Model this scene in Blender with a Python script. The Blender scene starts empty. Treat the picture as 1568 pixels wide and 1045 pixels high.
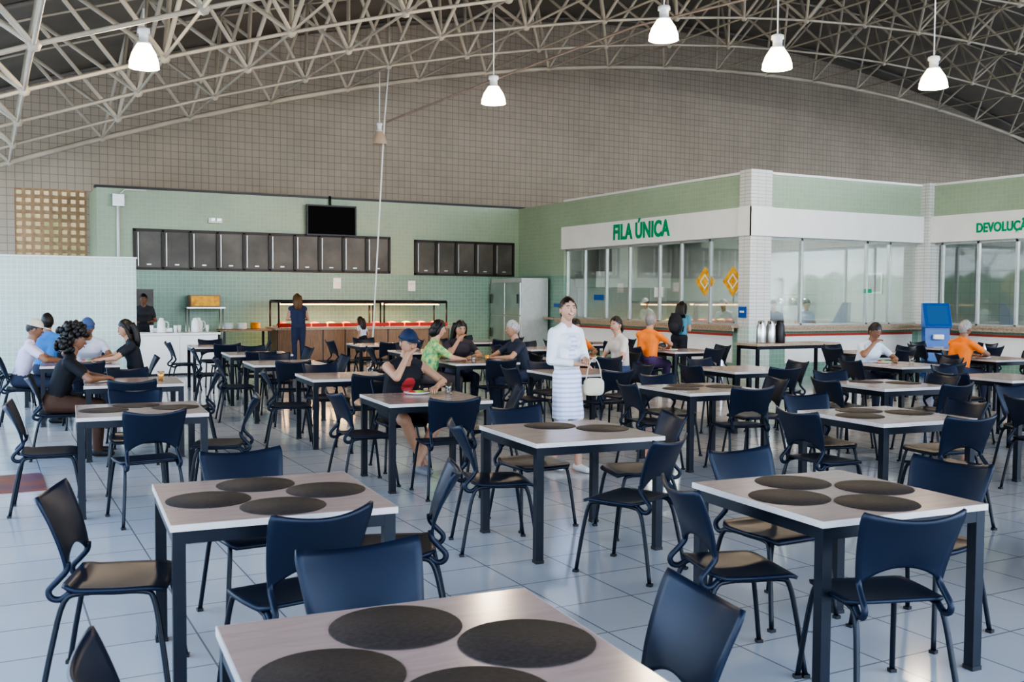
import bpy, math, random
import numpy as np
from mathutils import Vector, Matrix, noise
random.seed(4)
R=math.radians
# ------------------------------------------------------------------ materials
def mat(name,col,rough=.5,metal=0,emit=None,es=0,spec=.5,noise_amt=0,noise_scale=8,bump=0,col2=None):
    m=bpy.data.materials.new(name); m.use_nodes=True
    nt=m.node_tree; b=nt.nodes['Principled BSDF']
    b.inputs['Base Color'].default_value=(*col,1); b.inputs['Roughness'].default_value=rough
    b.inputs['Metallic'].default_value=metal; b.inputs['Specular IOR Level'].default_value=spec
    if emit: b.inputs['Emission Color'].default_value=(*emit,1); b.inputs['Emission Strength'].default_value=es
    if noise_amt or col2 or bump:
        tc=nt.nodes.new('ShaderNodeTexCoord'); n=nt.nodes.new('ShaderNodeTexNoise')
        n.inputs['Scale'].default_value=noise_scale; n.inputs['Detail'].default_value=4
        nt.links.new(tc.outputs['Object'],n.inputs['Vector'])
        if noise_amt or col2:
            r=nt.nodes.new('ShaderNodeValToRGB')
            c2=col2 if col2 else tuple(c*(1-noise_amt) for c in col)
            r.color_ramp.elements[0].position=.35; r.color_ramp.elements[1].position=.65
            r.color_ramp.elements[0].color=(*c2,1); r.color_ramp.elements[1].color=(*col,1)
            nt.links.new(n.outputs['Fac'],r.inputs['Fac']); nt.links.new(r.outputs['Color'],b.inputs['Base Color'])
        if bump:
            bp=nt.nodes.new('ShaderNodeBump'); bp.inputs['Strength'].default_value=bump; bp.inputs['Distance'].default_value=.01
            nt.links.new(n.outputs['Fac'],bp.inputs['Height']); nt.links.new(bp.outputs['Normal'],b.inputs['Normal'])
    return m
def tile(name,c1,c2,grout,w,h,ms,axes,rough=.3,bump=.3):
    m=bpy.data.materials.new(name); m.use_nodes=True
    nt=m.node_tree; b=nt.nodes['Principled BSDF']; b.inputs['Roughness'].default_value=rough
    g=nt.nodes.new('ShaderNodeNewGeometry'); s=nt.nodes.new('ShaderNodeSeparateXYZ'); c=nt.nodes.new('ShaderNodeCombineXYZ')
    nt.links.new(g.outputs['Position'],s.inputs[0])
    if axes=='H':
        a=nt.nodes.new('ShaderNodeMath'); a.operation='ADD'
        nt.links.new(s.outputs['X'],a.inputs[0]); nt.links.new(s.outputs['Y'],a.inputs[1]); nt.links.new(a.outputs[0],c.inputs['X']); nt.links.new(s.outputs['Z'],c.inputs['Y'])
    else:
        nt.links.new(s.outputs['X'],c.inputs['X']); nt.links.new(s.outputs['Y'],c.inputs['Y'])
    br=nt.nodes.new('ShaderNodeTexBrick'); br.offset=0; br.squash=1
    br.inputs['Scale'].default_value=1; br.inputs['Mortar Size'].default_value=ms; br.inputs['Mortar Smooth'].default_value=.2
    br.inputs['Brick Width'].default_value=w; br.inputs['Row Height'].default_value=h; br.inputs['Bias'].default_value=0
    br.inputs['Color1'].default_value=(*c1,1); br.inputs['Color2'].default_value=(*c2,1); br.inputs['Mortar'].default_value=(*grout,1)
    nt.links.new(c.outputs[0],br.inputs['Vector'])
    n=nt.nodes.new('ShaderNodeTexNoise'); n.inputs['Scale'].default_value=.7; n.inputs['Detail'].default_value=5
    nt.links.new(g.outputs['Position'],n.inputs['Vector'])
    mx=nt.nodes.new('ShaderNodeMix'); mx.data_type='RGBA'; mx.blend_type='MULTIPLY'; mx.inputs['Factor'].default_value=.3
    nt.links.new(br.outputs['Color'],mx.inputs['A']); nt.links.new(n.outputs['Fac'],mx.inputs['B'])
    nt.links.new(mx.outputs['Result'],b.inputs['Base Color'])
    bp=nt.nodes.new('ShaderNodeBump'); bp.inputs['Strength'].default_value=bump; bp.inputs['Distance'].default_value=.004; bp.invert=True
    nt.links.new(br.outputs['Fac'],bp.inputs['Height']); nt.links.new(bp.outputs['Normal'],b.inputs['Normal'])
    return m
def glassmat(name,f=.09,tint=(.95,.98,.97)):
    m=bpy.data.materials.new(name); m.use_nodes=True; nt=m.node_tree; nt.nodes.clear()
    o=nt.nodes.new('ShaderNodeOutputMaterial'); t=nt.nodes.new('ShaderNodeBsdfTransparent'); g=nt.nodes.new('ShaderNodeBsdfGlossy'); x=nt.nodes.new('ShaderNodeMixShader'); l=nt.nodes.new('ShaderNodeLayerWeight')
    mm=nt.nodes.new('ShaderNodeMath'); mm.operation='MULTIPLY_ADD'; mm.inputs[1].default_value=.5; mm.inputs[2].default_value=f
    l.inputs['Blend'].default_value=.3
    t.inputs[0].default_value=(*tint,1); g.inputs['Roughness'].default_value=.03
    nt.links.new(l.outputs['Fresnel'],mm.inputs[0]); nt.links.new(mm.outputs[0],x.inputs[0]); nt.links.new(t.outputs[0],x.inputs[1]); nt.links.new(g.outputs[0],x.inputs[2]); nt.links.new(x.outputs[0],o.inputs[0])
    return m
def woodmat(name,c1,c2,rough,sc=(2,14,14)):
    m=bpy.data.materials.new(name); m.use_nodes=True; nt=m.node_tree; b=nt.nodes['Principled BSDF']; b.inputs['Roughness'].default_value=rough
    tc=nt.nodes.new('ShaderNodeTexCoord'); mp=nt.nodes.new('ShaderNodeMapping'); mp.inputs['Scale'].default_value=sc
    n=nt.nodes.new('ShaderNodeTexNoise'); n.inputs['Scale'].default_value=2; n.inputs['Detail'].default_value=8; n.inputs['Distortion'].default_value=.6
    r=nt.nodes.new('ShaderNodeValToRGB'); r.color_ramp.elements[0].position=.3; r.color_ramp.elements[1].position=.7
    r.color_ramp.elements[0].color=(*c1,1); r.color_ramp.elements[1].color=(*c2,1)
    nt.links.new(tc.outputs['Object'],mp.inputs[0]); nt.links.new(mp.outputs[0],n.inputs['Vector']); nt.links.new(n.outputs['Fac'],r.inputs[0]); nt.links.new(r.outputs[0],b.inputs['Base Color'])
    return m
def stripes(name,c1,c2,period,axis='Z'):
    m=bpy.data.materials.new(name); m.use_nodes=True; nt=m.node_tree; b=nt.nodes['Principled BSDF']; b.inputs['Roughness'].default_value=.85
    tc=nt.nodes.new('ShaderNodeTexCoord'); s=nt.nodes.new('ShaderNodeSeparateXYZ'); a=nt.nodes.new('ShaderNodeMath'); a.operation='MULTIPLY'; a.inputs[1].default_value=2*math.pi/period
    q=nt.nodes.new('ShaderNodeMath'); q.operation='SINE'; g=nt.nodes.new('ShaderNodeMath'); g.operation='GREATER_THAN'; g.inputs[1].default_value=.3
    mx=nt.nodes.new('ShaderNodeMix'); mx.data_type='RGBA'; mx.inputs['A'].default_value=(*c1,1); mx.inputs['B'].default_value=(*c2,1)
    nt.links.new(tc.outputs['Object'],s.inputs[0]); nt.links.new(s.outputs[axis],a.inputs[0]); nt.links.new(a.outputs[0],q.inputs[0]); nt.links.new(q.outputs[0],g.inputs[0]); nt.links.new(g.outputs[0],mx.inputs['Factor']); nt.links.new(mx.outputs['Result'],b.inputs['Base Color'])
    return m
M={}
M['floor']=tile('floor_tile',(.64,.64,.64),(.60,.60,.605),(.27,.27,.28),.45,.45,.005,'XY',rough=.11,bump=.2)
M['gable']=tile('gable_tile',(.56,.47,.37),(.525,.44,.345),(.35,.29,.225),.19,.19,.009,'H',rough=.6)
M['green']=tile('green_mosaic',(.44,.55,.39),(.41,.52,.37),(.48,.58,.44),.10,.10,.006,'H',rough=.4)
M['green2']=tile('green_mosaic_low',(.27,.44,.34),(.24,.40,.31),(.36,.50,.42),.10,.10,.008,'H',rough=.35)
M['pale']=tile('pale_mosaic',(.60,.74,.67),(.55,.70,.63),(.74,.82,.78),.10,.10,.010,'H',rough=.3)
M['whitetile']=tile('white_tile',(.80,.80,.77),(.76,.76,.73),(.5,.5,.48),.20,.07,.006,'H',rough=.3)
M['white']=mat('white_paint',(.84,.84,.81),.5,noise_amt=.05,noise_scale=2)
M['kwall']=tile('kitchen_tile',(.66,.68,.66),(.62,.65,.63),(.48,.5,.49),.3,.3,.006,'H',rough=.3)
M['roof']=mat('roof_sheet',(.24,.215,.185),.6,noise_amt=.3,noise_scale=.6)
M['steel']=mat('truss_paint',(.55,.48,.38),.5,noise_amt=.25,noise_scale=1.2)
M['black']=mat('black_trim',(.02,.02,.022),.4,noise_amt=.2)
M['frame']=mat('alu_frame',(.55,.57,.57),.35,.6,noise_amt=.1)
M['bframe']=mat('brown_window_frame',(.035,.026,.020),.45,noise_amt=.2)
M['pane']=mat('smoked_pane',(.17,.16,.14),.35,spec=.25,noise_amt=.4,noise_scale=1.5)
M['glass']=glassmat('clear_glass')
M['granite']=mat('granite',(.50,.40,.30),.3,col2=(.30,.22,.16),noise_scale=40)
M['red']=mat('red_paint',(.55,.08,.05),.5,noise_amt=.1)
M['terra']=mat('terracotta',(.52,.34,.20),.7,noise_amt=.25,noise_scale=10)
M['tabletop']=woodmat('laminate_top',(.37,.255,.21),(.43,.305,.26),.18)
M['tableedge']=mat('laminate_edge',(.60,.54,.50),.4,noise_amt=.1)
M['leg']=mat('leg_metal',(.014,.018,.028),.35,.3,noise_amt=.2)
M['plastic']=mat('chair_plastic',(.010,.017,.036),.40,spec=.38,noise_amt=.12,noise_scale=3)
M['mat']=mat('placemat_vinyl',(.055,.042,.037),.6,spec=.3,noise_amt=.3,noise_scale=60,bump=.2)
M['steelk']=mat('stainless',(.62,.63,.63),.28,.9,noise_amt=.12,noise_scale=2)
M['fridge']=mat('fridge_side',(.60,.62,.61),.4,.4,noise_amt=.08)
M['wood']=woodmat('buffet_wood',(.24,.13,.07),(.34,.20,.11),.45,(14,14,2))
M['food']=mat('red_food',(.60,.03,.02),.5,col2=(.45,.05,.02),noise_scale=25)
M['salad']=mat('green_food',(.12,.32,.05),.5,col2=(.5,.4,.12),noise_scale=25)
M['ceramic']=mat('ceramic',(.82,.82,.80),.2,noise_amt=.04)
M['juice']=mat('orange_juice',(.85,.38,.04),.15,noise_amt=.1)
M['blue']=mat('blue_panel',(.015,.11,.40),.3,noise_amt=.1)
M['green_letter']=mat('green_letter',(.0,.36,.16),.5,noise_amt=.05)
M['orange']=mat('orange_sticker',(.90,.55,.06),.5,col2=(.7,.28,.03),noise_scale=9)
M['shade']=mat('lamp_shade_glow',(.95,.9,.8),.4,emit=(1,.88,.66),es=4.5,noise_amt=.05)
M['shadeoff']=mat('lamp_shade_off',(.55,.42,.32),.35,noise_amt=.1)
M['bulb']=mat('bulb_glow',(1,1,1),.4,emit=(1,.92,.75),es=14,noise_amt=.02)
M['warm']=mat('warm_strip',(1,.8,.5),.4,emit=(1,.60,.25),es=7,noise_amt=.02)
M['tube']=mat('fluor_tube',(1,1,1),.4,emit=(.95,1,1),es=6,noise_amt=.02)
M['pipe']=mat('conduit',(.38,.29,.23),.5,noise_amt=.2)
M['ground']=mat('outside_paving',(.46,.44,.40),.8,noise_amt=.2,noise_scale=1)
M['grass']=mat('outside_foliage',(.10,.22,.05),.8,noise_amt=.5,noise_scale=3)
# ------------------------------------------------------------------ mesh builder
class MB:
    def __init__(s): s.v=[];s.f=[];s.m=[];s.mats=[];s.sm=[]
    def mi(s,m):
        if isinstance(m,str): m=M[m]
        if m not in s.mats: s.mats.append(m)
        return s.mats.index(m)
    def add(s,vs,fs,m,smooth=False,X=None):
        o=len(s.v); i=s.mi(m)
        for p in vs:
            p=Vector(p)
            if X is not None: p=X@p
            s.v.append((p.x,p.y,p.z))
        for f in fs: s.f.append(tuple(o+k for k in f)); s.m.append(i); s.sm.append(smooth)
    def box(s,lo,hi,m,X=None):
        x0,y0,z0=lo;x1,y1,z1=hi
        vs=[(x0,y0,z0),(x1,y0,z0),(x1,y1,z0),(x0,y1,z0),(x0,y0,z1),(x1,y0,z1),(x1,y1,z1),(x0,y1,z1)]
        s.add(vs,[(0,3,2,1),(4,5,6,7),(0,1,5,4),(1,2,6,5),(2,3,7,6),(3,0,4,7)],m,False,X)
    def cb(s,c,d,m,X=None): s.box([c[i]-d[i]/2 for i in range(3)],[c[i]+d[i]/2 for i in range(3)],m,X)
    def tube(s,pts,r,m,seg=8,X=None,caps=True,smooth=True):
        pts=[Vector(p) for p in pts]; n=len(pts)
        rs=r if isinstance(r,(list,tuple)) else [r]*n
        vs=[];up=None
        for i,p in enumerate(pts):
            t=(pts[min(i+1,n-1)]-pts[max(i-1,0)]).normalized()
            if up is None: up=t.orthogonal().normalized()
            else:
                up=up-t*up.dot(t); up=up.normalized() if up.length>1e-6 else t.orthogonal().normalized()
            w=t.cross(up)
            for k in range(seg):
                a=2*math.pi*k/seg; vs.append(p+(up*math.cos(a)+w*math.sin(a))*rs[i])
        fs=[(i*seg+k,i*seg+(k+1)%seg,(i+1)*seg+(k+1)%seg,(i+1)*seg+k) for i in range(n-1) for k in range(seg)]
        if caps: fs+=[tuple(reversed(range(seg))),tuple((n-1)*seg+k for k in range(seg))]
        s.add(vs,fs,m,smooth,X)
    def lathe(s,prof,m,seg=20,X=None,o=(0,0,0)):
        vs=[(o[0]+r*math.cos(2*math.pi*k/seg),o[1]+r*math.sin(2*math.pi*k/seg),o[2]+z) for r,z in prof for k in range(seg)]
        fs=[(i*seg+k,i*seg+(k+1)%seg,(i+1)*seg+(k+1)%seg,(i+1)*seg+k) for i in range(len(prof)-1) for k in range(seg)]
        s.add(vs,fs,m,True,X)
    def sph(s,c,sc,m,seg=14,rings=10,X=None,keep=None,fn=None):
        vs=[];ns=[]
        for i in range(rings+1):
            th=math.pi*i/rings
            for k in range(seg):
                a=2*math.pi*k/seg; n=(math.sin(th)*math.cos(a),math.sin(th)*math.sin(a),math.cos(th)); ns.append(n)
                q=fn(n) if fn else (n[0]*sc[0],n[1]*sc[1],n[2]*sc[2])
                vs.append((c[0]+q[0],c[1]+q[1],c[2]+q[2]))
        fs=[]
        for i in range(rings):
            for k in range(seg):
                f=(i*seg+k,(i+1)*seg+k,(i+1)*seg+(k+1)%seg,i*seg+(k+1)%seg)
                if keep:
                    cn=[sum(ns[j][d] for j in f)/4 for d in range(3)]
                    if not keep(cn): continue
                fs.append(f)
        s.add(vs,fs,m,True,X)
    def mesh(s,name):
        me=bpy.data.meshes.new(name); me.from_pydata(s.v,[],s.f)
        for m in s.mats: me.materials.append(m)
        me.polygons.foreach_set('material_index',s.m); me.polygons.foreach_set('use_smooth',s.sm); me.update()
        return me
    def obj(s,name,loc=(0,0,0),rot=0,bevel=0):
        return place(s.mesh(name),name,loc,rot,bevel)
def place(me,name,loc=(0,0,0),rot=0,bevel=0):
    o=bpy.data.objects.new(name,me); bpy.context.scene.collection.objects.link(o)
    o.location=loc; o.rotation_euler=(0,0,rot)
    if bevel:
        b=o.modifiers.new('b','BEVEL'); b.width=bevel; b.segments=2; b.limit_method='ANGLE'; b.angle_limit=R(40)
    return o
def smoothpath(pts,n=6):
    P=[Vector(p) for p in pts]; P=[P[0]*2-P[1]]+P+[P[-1]*2-P[-2]]; out=[]
    for i in range(1,len(P)-2):
        for k in range(n):
            t=k/n; a,b,c,d=P[i-1],P[i],P[i+1],P[i+2]
            out.append(.5*((2*b)+(c-a)*t+(2*a-5*b+4*c-d)*t*t+(3*b-a-3*c+d)*t**3))
    out.append(P[-2]); return out
# ------------------------------------------------------------------ ROOM SHELL
XL,XR,YB,YG=-2.5,46.0,-5.0,27.0
def arch(x): return 8.3-(x-22)**2/116
b=MB(); b.box((XL-.5,YB-1,-.1),(XR,YG+.2,0),'floor'); b.obj('floor')
b=MB(); b.box((-70,-70,-.35),(90,90,-.12),'ground'); b.obj('ground_outside')
b=MB(); LX0,LX1,LZ0,LZ1=.72,2.33,2.30,4.2
xs=[XL]+[x for x in np.arange(-2,LX0,.6)]+[LX0,LX1]+[x for x in np.arange(LX1+.5,XR,1.)]+[XR]
xs=sorted(set(round(float(x),3) for x in xs))
for a,c in zip(xs[:-1],xs[1:]):
    rng=[(0,None)] if not(a>=LX0-.001 and c<=LX1+.001) else [(0,LZ0),(LZ1,None)]
    for z0,z1 in rng:
        za=z1 if z1 else arch(a)+2.2; zc=z1 if z1 else arch(c)+2.2
        vs=[(a,YG,z0),(c,YG,z0),(c,YG+.2,z0),(a,YG+.2,z0),(a,YG,za),(c,YG,zc),(c,YG+.2,zc),(a,YG+.2,za)]
        b.add(vs,[(0,3,2,1),(4,5,6,7),(0,1,5,4),(1,2,6,5),(2,3,7,6),(3,0,4,7)],'gable')
b.obj('wall_back')
b=MB()
n=8
for i in range(n+1):
    x=LX0+(LX1-LX0)*i/n; b.box((x-.04,YG+.02,LZ0),(x+.04,YG+.16,LZ1),'terra')
for i in range(11):
    z=LZ0+(LZ1-LZ0)*i/10; b.box((LX0,YG+.03,z-.04),(LX1,YG+.15,z+.04),'terra')
b.obj('window_1')
b=MB(); b.box((-8,31,-.12),(10,31.3,6.5),mat('courtyard_wall',(.30,.23,.13),.8,col2=(.15,.16,.07),noise_scale=1.5)); b.obj('wall_courtyard')
# roof sheet
b=MB(); vs=[];fs=[]
xs=[XL-1.0+i*(XR-XL+1.0)/60 for i in range(61)]
for x in xs:
    z=arch(x)+2.15; vs+=[(x,YB-1.5,z),(x,YG+.4,z),(x,YG+.4,z+.1),(x,YB-1.5,z+.1)]
for i in range(60):
    o=i*4
    for k in range(4): fs.append((o+k,o+4+k,o+4+(k+1)%4,o+(k+1)%4))
b.add(vs,fs,'roof'); 
for y in np.arange(-4,27,3.76):
    b.tube([(x,y,arch(x)+2.05) for x in xs],.05,'roof',6)
b.obj('ceiling')
# space frame
def tubes_np(segs,r,seg=6):
    V=[];F=[]
    for a,c in segs:
        a=Vector(a);c=Vector(c);t=(c-a).normalized();u=t.orthogonal().normalized();w=t.cross(u);o=len(V)
        for p in(a,c):
            for k in range(seg):
                g=2*math.pi*k/seg;q=p+(u*math.cos(g)+w*math.sin(g))*r;V.append((q.x,q.y,q.z))
        for k in range(seg):F.append((o+k,o+(k+1)%seg,o+seg+(k+1)%seg,o+seg+k))
    return V,F
mod=1.88
def step(x,s):
    sl=-(x-22)/58; return x+s/math.sqrt(1+sl*sl)
xs2=[9.58]
while xs2[-1]<XR-1: xs2.append(step(xs2[-1],mod))
while xs2[0]>XL+.6: xs2.insert(0,step(xs2[0],-mod))
ys2=[23.0-2.75*j for j in range(10)]
dep=1.75
def low(i,j): x=xs2[i]; return (x,ys2[j],arch(x))
def upn(i,j):
    x=(xs2[i]+xs2[i+1])/2; sl=-(x-22)/58; nl=math.sqrt(1+sl*sl)
    return (x-sl/nl*dep, (ys2[j]+ys2[j+1])/2, arch(x)+dep/nl*1.0)
c0=[];ch=[];dg=[];up=[]
nx,ny=len(xs2),len(ys2)
for i in range(nx):
    for j in range(ny):
        if i<nx-1: (c0 if j==0 else ch).append((low(i,j),low(i+1,j)))
        if j<ny-1: up.append((low(i,j),low(i,j+1)))
        if i<nx-1 and j<ny-1:
            u=upn(i,j)
            for (p,q) in((i,j),(i+1,j),(i,j+1),(i+1,j+1)): dg.append((u,low(p,q)))
            if i<nx-2: up.append((u,upn(i+1,j)))
            if j<ny-2: up.append((u,upn(i,j+1)))
b=MB()
for sg,r in((c0,.062),(ch,.030),(dg,.036),(up,.024)):
    V,F=tubes_np(sg,r); b.add(V,F,'steel',True)
for i in range(nx):
    for j in range(ny): b.sph(low(i,j),(.085,.085,.085),'steel',6,4)
b.obj('roof_space_frame')
b=MB(); b.tube([(7.9,20.8,5.45),(9.9,19.9,6.35),(11.5,16.5,7.0),(14,12,7.4)],.025,'pipe',6); b.obj('conduit_pipe')
b=MB(); b.tube([(7.95,20.8,arch(7.95)),(7.85,20.8,5.4),(7.60,20.95,0.0)],.018,'white',8); b.sph((7.60,20.95,.02),(.1,.1,.03),'white'); b.obj('hanging_cable_pole')
b=MB()
for y in (-3,4,11,18,25):
    b.box((XL-.15,y-.15,0),(XL+.15,y+.15,arch(XL)),'white')
b.obj('side_column_row')
b=MB(); b.box((XR-.1,YB,0),(XR+.1,YG,1.1),'pale'); b.obj('wall_right')
# ------------------------------------------------------------------ buffet wall
XF,YF,YBW,TOP=13.6,15.42,25.2,4.13
b=MB()
b.box((2.39,YBW,2.2),(XF+.2,YBW+.2,TOP),'green'); b.box((2.39,YBW,0),(XF+.2,YBW+.2,2.2),'green2')
b.box((2.39,YBW+.2,0),(2.59,YG,TOP),'green')
b.obj('wall_buffet')
b=MB(); b.box((2.35,YBW-.03,TOP),(XF+.2,YBW+.25,TOP+.05),'black'); b.obj('trim_1')
def hopper(x0,x1,z0,z1,n,name):
    b=MB(); y=YBW-.03
    b.box((x0,YBW-.02,z0),(x1,YBW-.002,z1),'pane')
    for z in(z0,z1): b.box((x0-.03,y-.03,z-.03),(x1+.03,YBW-.001,z+.03),'bframe')
    for i in range(n+1):
        x=x0+(x1-x0)*i/n; b.box((x-.03,y-.03,z0),(x+.03,YBW-.001,z1),'bframe')
        if i<n:
            b.box((x+.07,y-.02,z0+.06),(x+.09,YBW-.01,z1-.06),'frame'); b.cb((x+(x1-x0)/n/2,y-.01,z0+.10),(.1,.03,.03),'frame')
    b.obj(name)
hopper(3.21,9.64,2.25,3.17,10,'window_2'); hopper(10.4,13.4,2.22,3.12,5,'window_3')
b=MB(); b.box((7.35,YBW-.16,3.17),(8.68,YBW-.10,3.96),'black'); b.box((7.39,YBW-.165,3.21),(8.64,YBW-.16,3.92),mat('tv_screen',(.005,.005,.006),.6,spec=.1)); b.cb((8,YBW-.065,3.6),(.3,.12,.3),'black'); b.tube([(8,YBW-.06,3.9),(8,YBW-.06,4.2)],.03,'black'); b.obj('wall_television')
b=MB(); b.cb((5.09,YBW-.05,3.45),(.32,.09,.12),'white'); b.cb((5.02,YBW-.11,3.47),(.1,.04,.07),'frame'); b.cb((5.16,YBW-.11,3.47),(.1,.04,.07),'frame'); b.obj('emergency_light')
b=MB(); b.tube([(2.85,YBW-.05,2.3),(2.85,YBW-.05,3.85)],.035,'white'); b.box((2.72,YBW-.15,3.7),(2.98,YBW-.005,3.98),'frame'); b.tube([(2.9,YBW-.06,3.98),(3.0,YBW-.06,4.1),(3.5,YBW-.06,4.1)],.02,'white'); b.obj('electrical_conduit_box')
for (x,z) in((8.2,1.95),(10.3,1.9)):
    b=MB(); b.cb((x,YBW-.008,z),(.21,.012,.28),'white'); b.cb((x,YBW-.016,z+.05),(.15,.004,.03),'frame'); b.obj('wall_notice')
# ------------------------------------------------------------------ facades
def facade(name,p0,p1,mull):
    p0=Vector((*p0,0));p1=Vector((*p1,0)); L=(p1-p0).length; ang=math.atan2(p1.y-p0.y,p1.x-p0.x)
    X=Matrix.Translation(p0)@Matrix.Rotation(ang,4,'Z')   # local x along, -y outside
    b=MB(); b.box((0,0,3.46),(L,.2,TOP),'green',X); b.box((0,.0,0),(L,.2,1.03),'green2',X)
    b.box((0.5,-.012,.30),(L-.3,0,.88),'white',X); b.box((0.5,-.02,.85),(L-.3,-.001,.90),'red',X)
    b.obj('wall_'+name)
    b=MB(); b.box((0,-.09,2.88),(L,.25,3.46),'white',X); b.box((0,-.03,TOP),(L,.24,TOP+.05),'white',X); b.obj('trim_'+name)
    b=MB(); b.box((0,-.30,1.03),(L,.35,1.08),'granite',X); b.box((0,-.27,.96),(L,-.23,1.03),'granite',X); b.obj('serving_counter_'+name)
    b=MB(); b.box((0,.10,1.08),(L,.108,2.88),'glass',X)
    for t in mull: b.box((t-.025,.07,1.08),(t+.025,.14,2.88),'frame',X)
    b.box((0,.07,2.83),(L,.14,2.88),'frame',X); b.box((0,.07,1.08),(L,.14,1.11),'frame',X)
    b.obj('window_'+name)
facade('queue',(XF,22.68),(XF,YF+.2),[.02,.9,1.9,2.9,4.1,4.9,5.9,7.0])
facade('serving',(XF+.45,YF),(18.6,YF),[.05,1.0,2.9,3.6,4.5])
facade('return',(18.66,YF-.1),(18.66,5.0),[.3,1.2,2.1,3.6,5.2,7,9])
b=MB(); b.box((XF,22.68,2.2),(XF+.2,YBW,TOP),'green'); b.box((XF,22.68,0),(XF+.2,YBW,2.2),'green2'); b.obj('wall_side_return')
b=MB(); b.box((XF-.32,22.68,1.03),(XF,23.2,1.08),'granite'); b.obj('counter_shelf_end')
b=MB(); b.box((13.5,15.32,1.05),(14.05,15.66,TOP+.07),'whitetile'); b.box((13.5,15.32,0),(14.05,15.66,1.05),'pale'); b.box((13.46,15.28,2.88),(14.09,15.3,3.46),'white'); b.box((13.46,15.28,2.88),(13.48,15.66,3.46),'white'); b.obj('column_corner')
b=MB(); b.box((18.5,15.2,1.05),(18.85,15.6,TOP+.07),'whitetile'); b.box((18.5,15.2,0),(18.85,15.6,1.05),'pale'); b.obj('column_inner')
b=MB(); b.box((18.86,YF+.25,0),(19.0,YBW,3.46),'kwall'); b.obj('wall_kitchen_right')
b=MB(); b.box((XF+.2,YBW,0),(24,YBW+.2,4.1),'kwall'); b.obj('wall_kitchen_back')
b=MB(); b.box((24,4,0),(24.2,YBW,4.1),'kwall'); b.obj('wall_kitchen_far')
b=MB(); b.box((XF+.22,YF+.22,3.47),(24,YBW,3.55),'white'); b.box((18.9,5,3.47),(24,YF+.2,3.55),'white'); b.obj('ceiling_kitchen')
def arealight(name,loc,size,e,col=(1,1,1),rx=0):
    l=bpy.data.lights.new(name,'AREA'); l.shape='RECTANGLE'; l.size=size[0]; l.size_y=size[1]; l.energy=e; l.color=col
    o=bpy.data.objects.new(name,l); o.location=loc; o.rotation_euler=(rx,0,0); bpy.context.scene.collection.objects.link(o)
for (x,y) in((16,17.5),(16.2,21.5),(21.5,12),(21.5,8)):
    b=MB(); b.cb((x,y,3.43),(1.3,.3,.06),'white'); b.cb((x,y-.06,3.385),(1.2,.04,.03),'tube'); b.cb((x,y+.06,3.385),(1.2,.04,.03),'tube'); b.obj('fluorescent_fixture')
    arealight('fluorescent_light',(x,y,3.34),(1.2,.25),95,(1,1,.97))
b=MB(); b.box((16.0,18.2,.1),(18.6,18.9,.88),'steelk'); b.box((15.95,18.15,.88),(18.7,18.95,.92),'steelk'); 
for x in(16.1,18.5): b.tube([(x,18.85,.92),(x,18.85,1.7)],.015,'steelk')
for p in((16.1,18.3),(18.5,18.3),(16.1,18.8),(18.5,18.8)): b.cb((*p,.05),(.06,.06,.1),'black')
b.box((16,18.6,1.45),(18.6,18.9,1.48),'steelk'); b.box((16,18.6,1.7),(18.6,18.9,1.73),'steelk')
for k in range(6): b.lathe([(.001,0),(.11,0),(.12,.14),(.11,.15),(.001,.12)],'steelk',14,None,(16.3+k*.4,18.7,1.48))
b.obj('steel_prep_counter')
b=MB(); b.box((15.2,23.8,.1),(17.8,24.6,.9),'steelk'); b.box((15.2,23.6,1.9),(17.8,24.7,2.35),'steelk'); b.box((16,24.0,2.35),(17,24.6,3.4),'steelk'); b.box((15.2,23.8,0),(15.3,23.9,.1),'steelk'); b.box((17.7,23.8,0),(17.8,23.9,.1),'steelk'); b.box((15.2,24.55,.9),(15.25,24.6,1.9),'steelk'); b.box((17.75,24.55,.9),(17.8,24.6,1.9),'steelk'); b.obj('kitchen_range_hood')
b=MB(); b.box((18.79,20.2,0),(18.85,21.1,2.1),'fridge'); b.box((18.77,20.1,0),(18.84,20.2,2.15),'frame'); b.box((18.77,21.1,0),(18.84,21.2,2.15),'frame'); b.box((18.77,20.1,2.1),(18.84,21.2,2.18),'frame'); b.cb((18.76,20.3,1.0),(.05,.04,.14),'steelk'); b.obj('door_1')
b=MB(); b.cb((18.84,17.0,2.0),(.03,.5,.5),'white'); b.cb((18.82,17,2.0),(.01,.4,.4),'frame'); b.obj('hatch_window')
b=MB()
def rh(y,z,r,m,dx=0): b.add([(XF+.09-dx,y-r,z),(XF+.09-dx,y,z+r),(XF+.09-dx,y+r,z),(XF+.09-dx,y,z-r)],[(0,1,2,3)],m)
for y in(16.95,16.05): rh(y,1.98,.32,'orange'); rh(y,1.98,.17,'ceramic',.004); rh(y,1.98,.12,'orange',.008)
b.obj('glass_sticker')
b=MB(); b.cb((XF-.02,22.9,1.40),(.02,.5,.09),'blue'); b.cb((13.48,15.5,1.35),(.02,.22,.22),'blue'); b.cb((13.465,15.5,1.36),(.01,.12,.04),'white'); b.obj('blue_wall_label')
b=MB(); b.cb((17.0,15.5,1.80),(.20,.01,.09),M['green_letter']); b.obj('exit_sign')
b=MB(); b.cb((XF+.08,21.1,1.62),(.01,.42,.14),'blue'); b.cb((XF+.08,18.6,1.75),(.01,.3,.22),'white'); b.obj('glass_notice')
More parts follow.
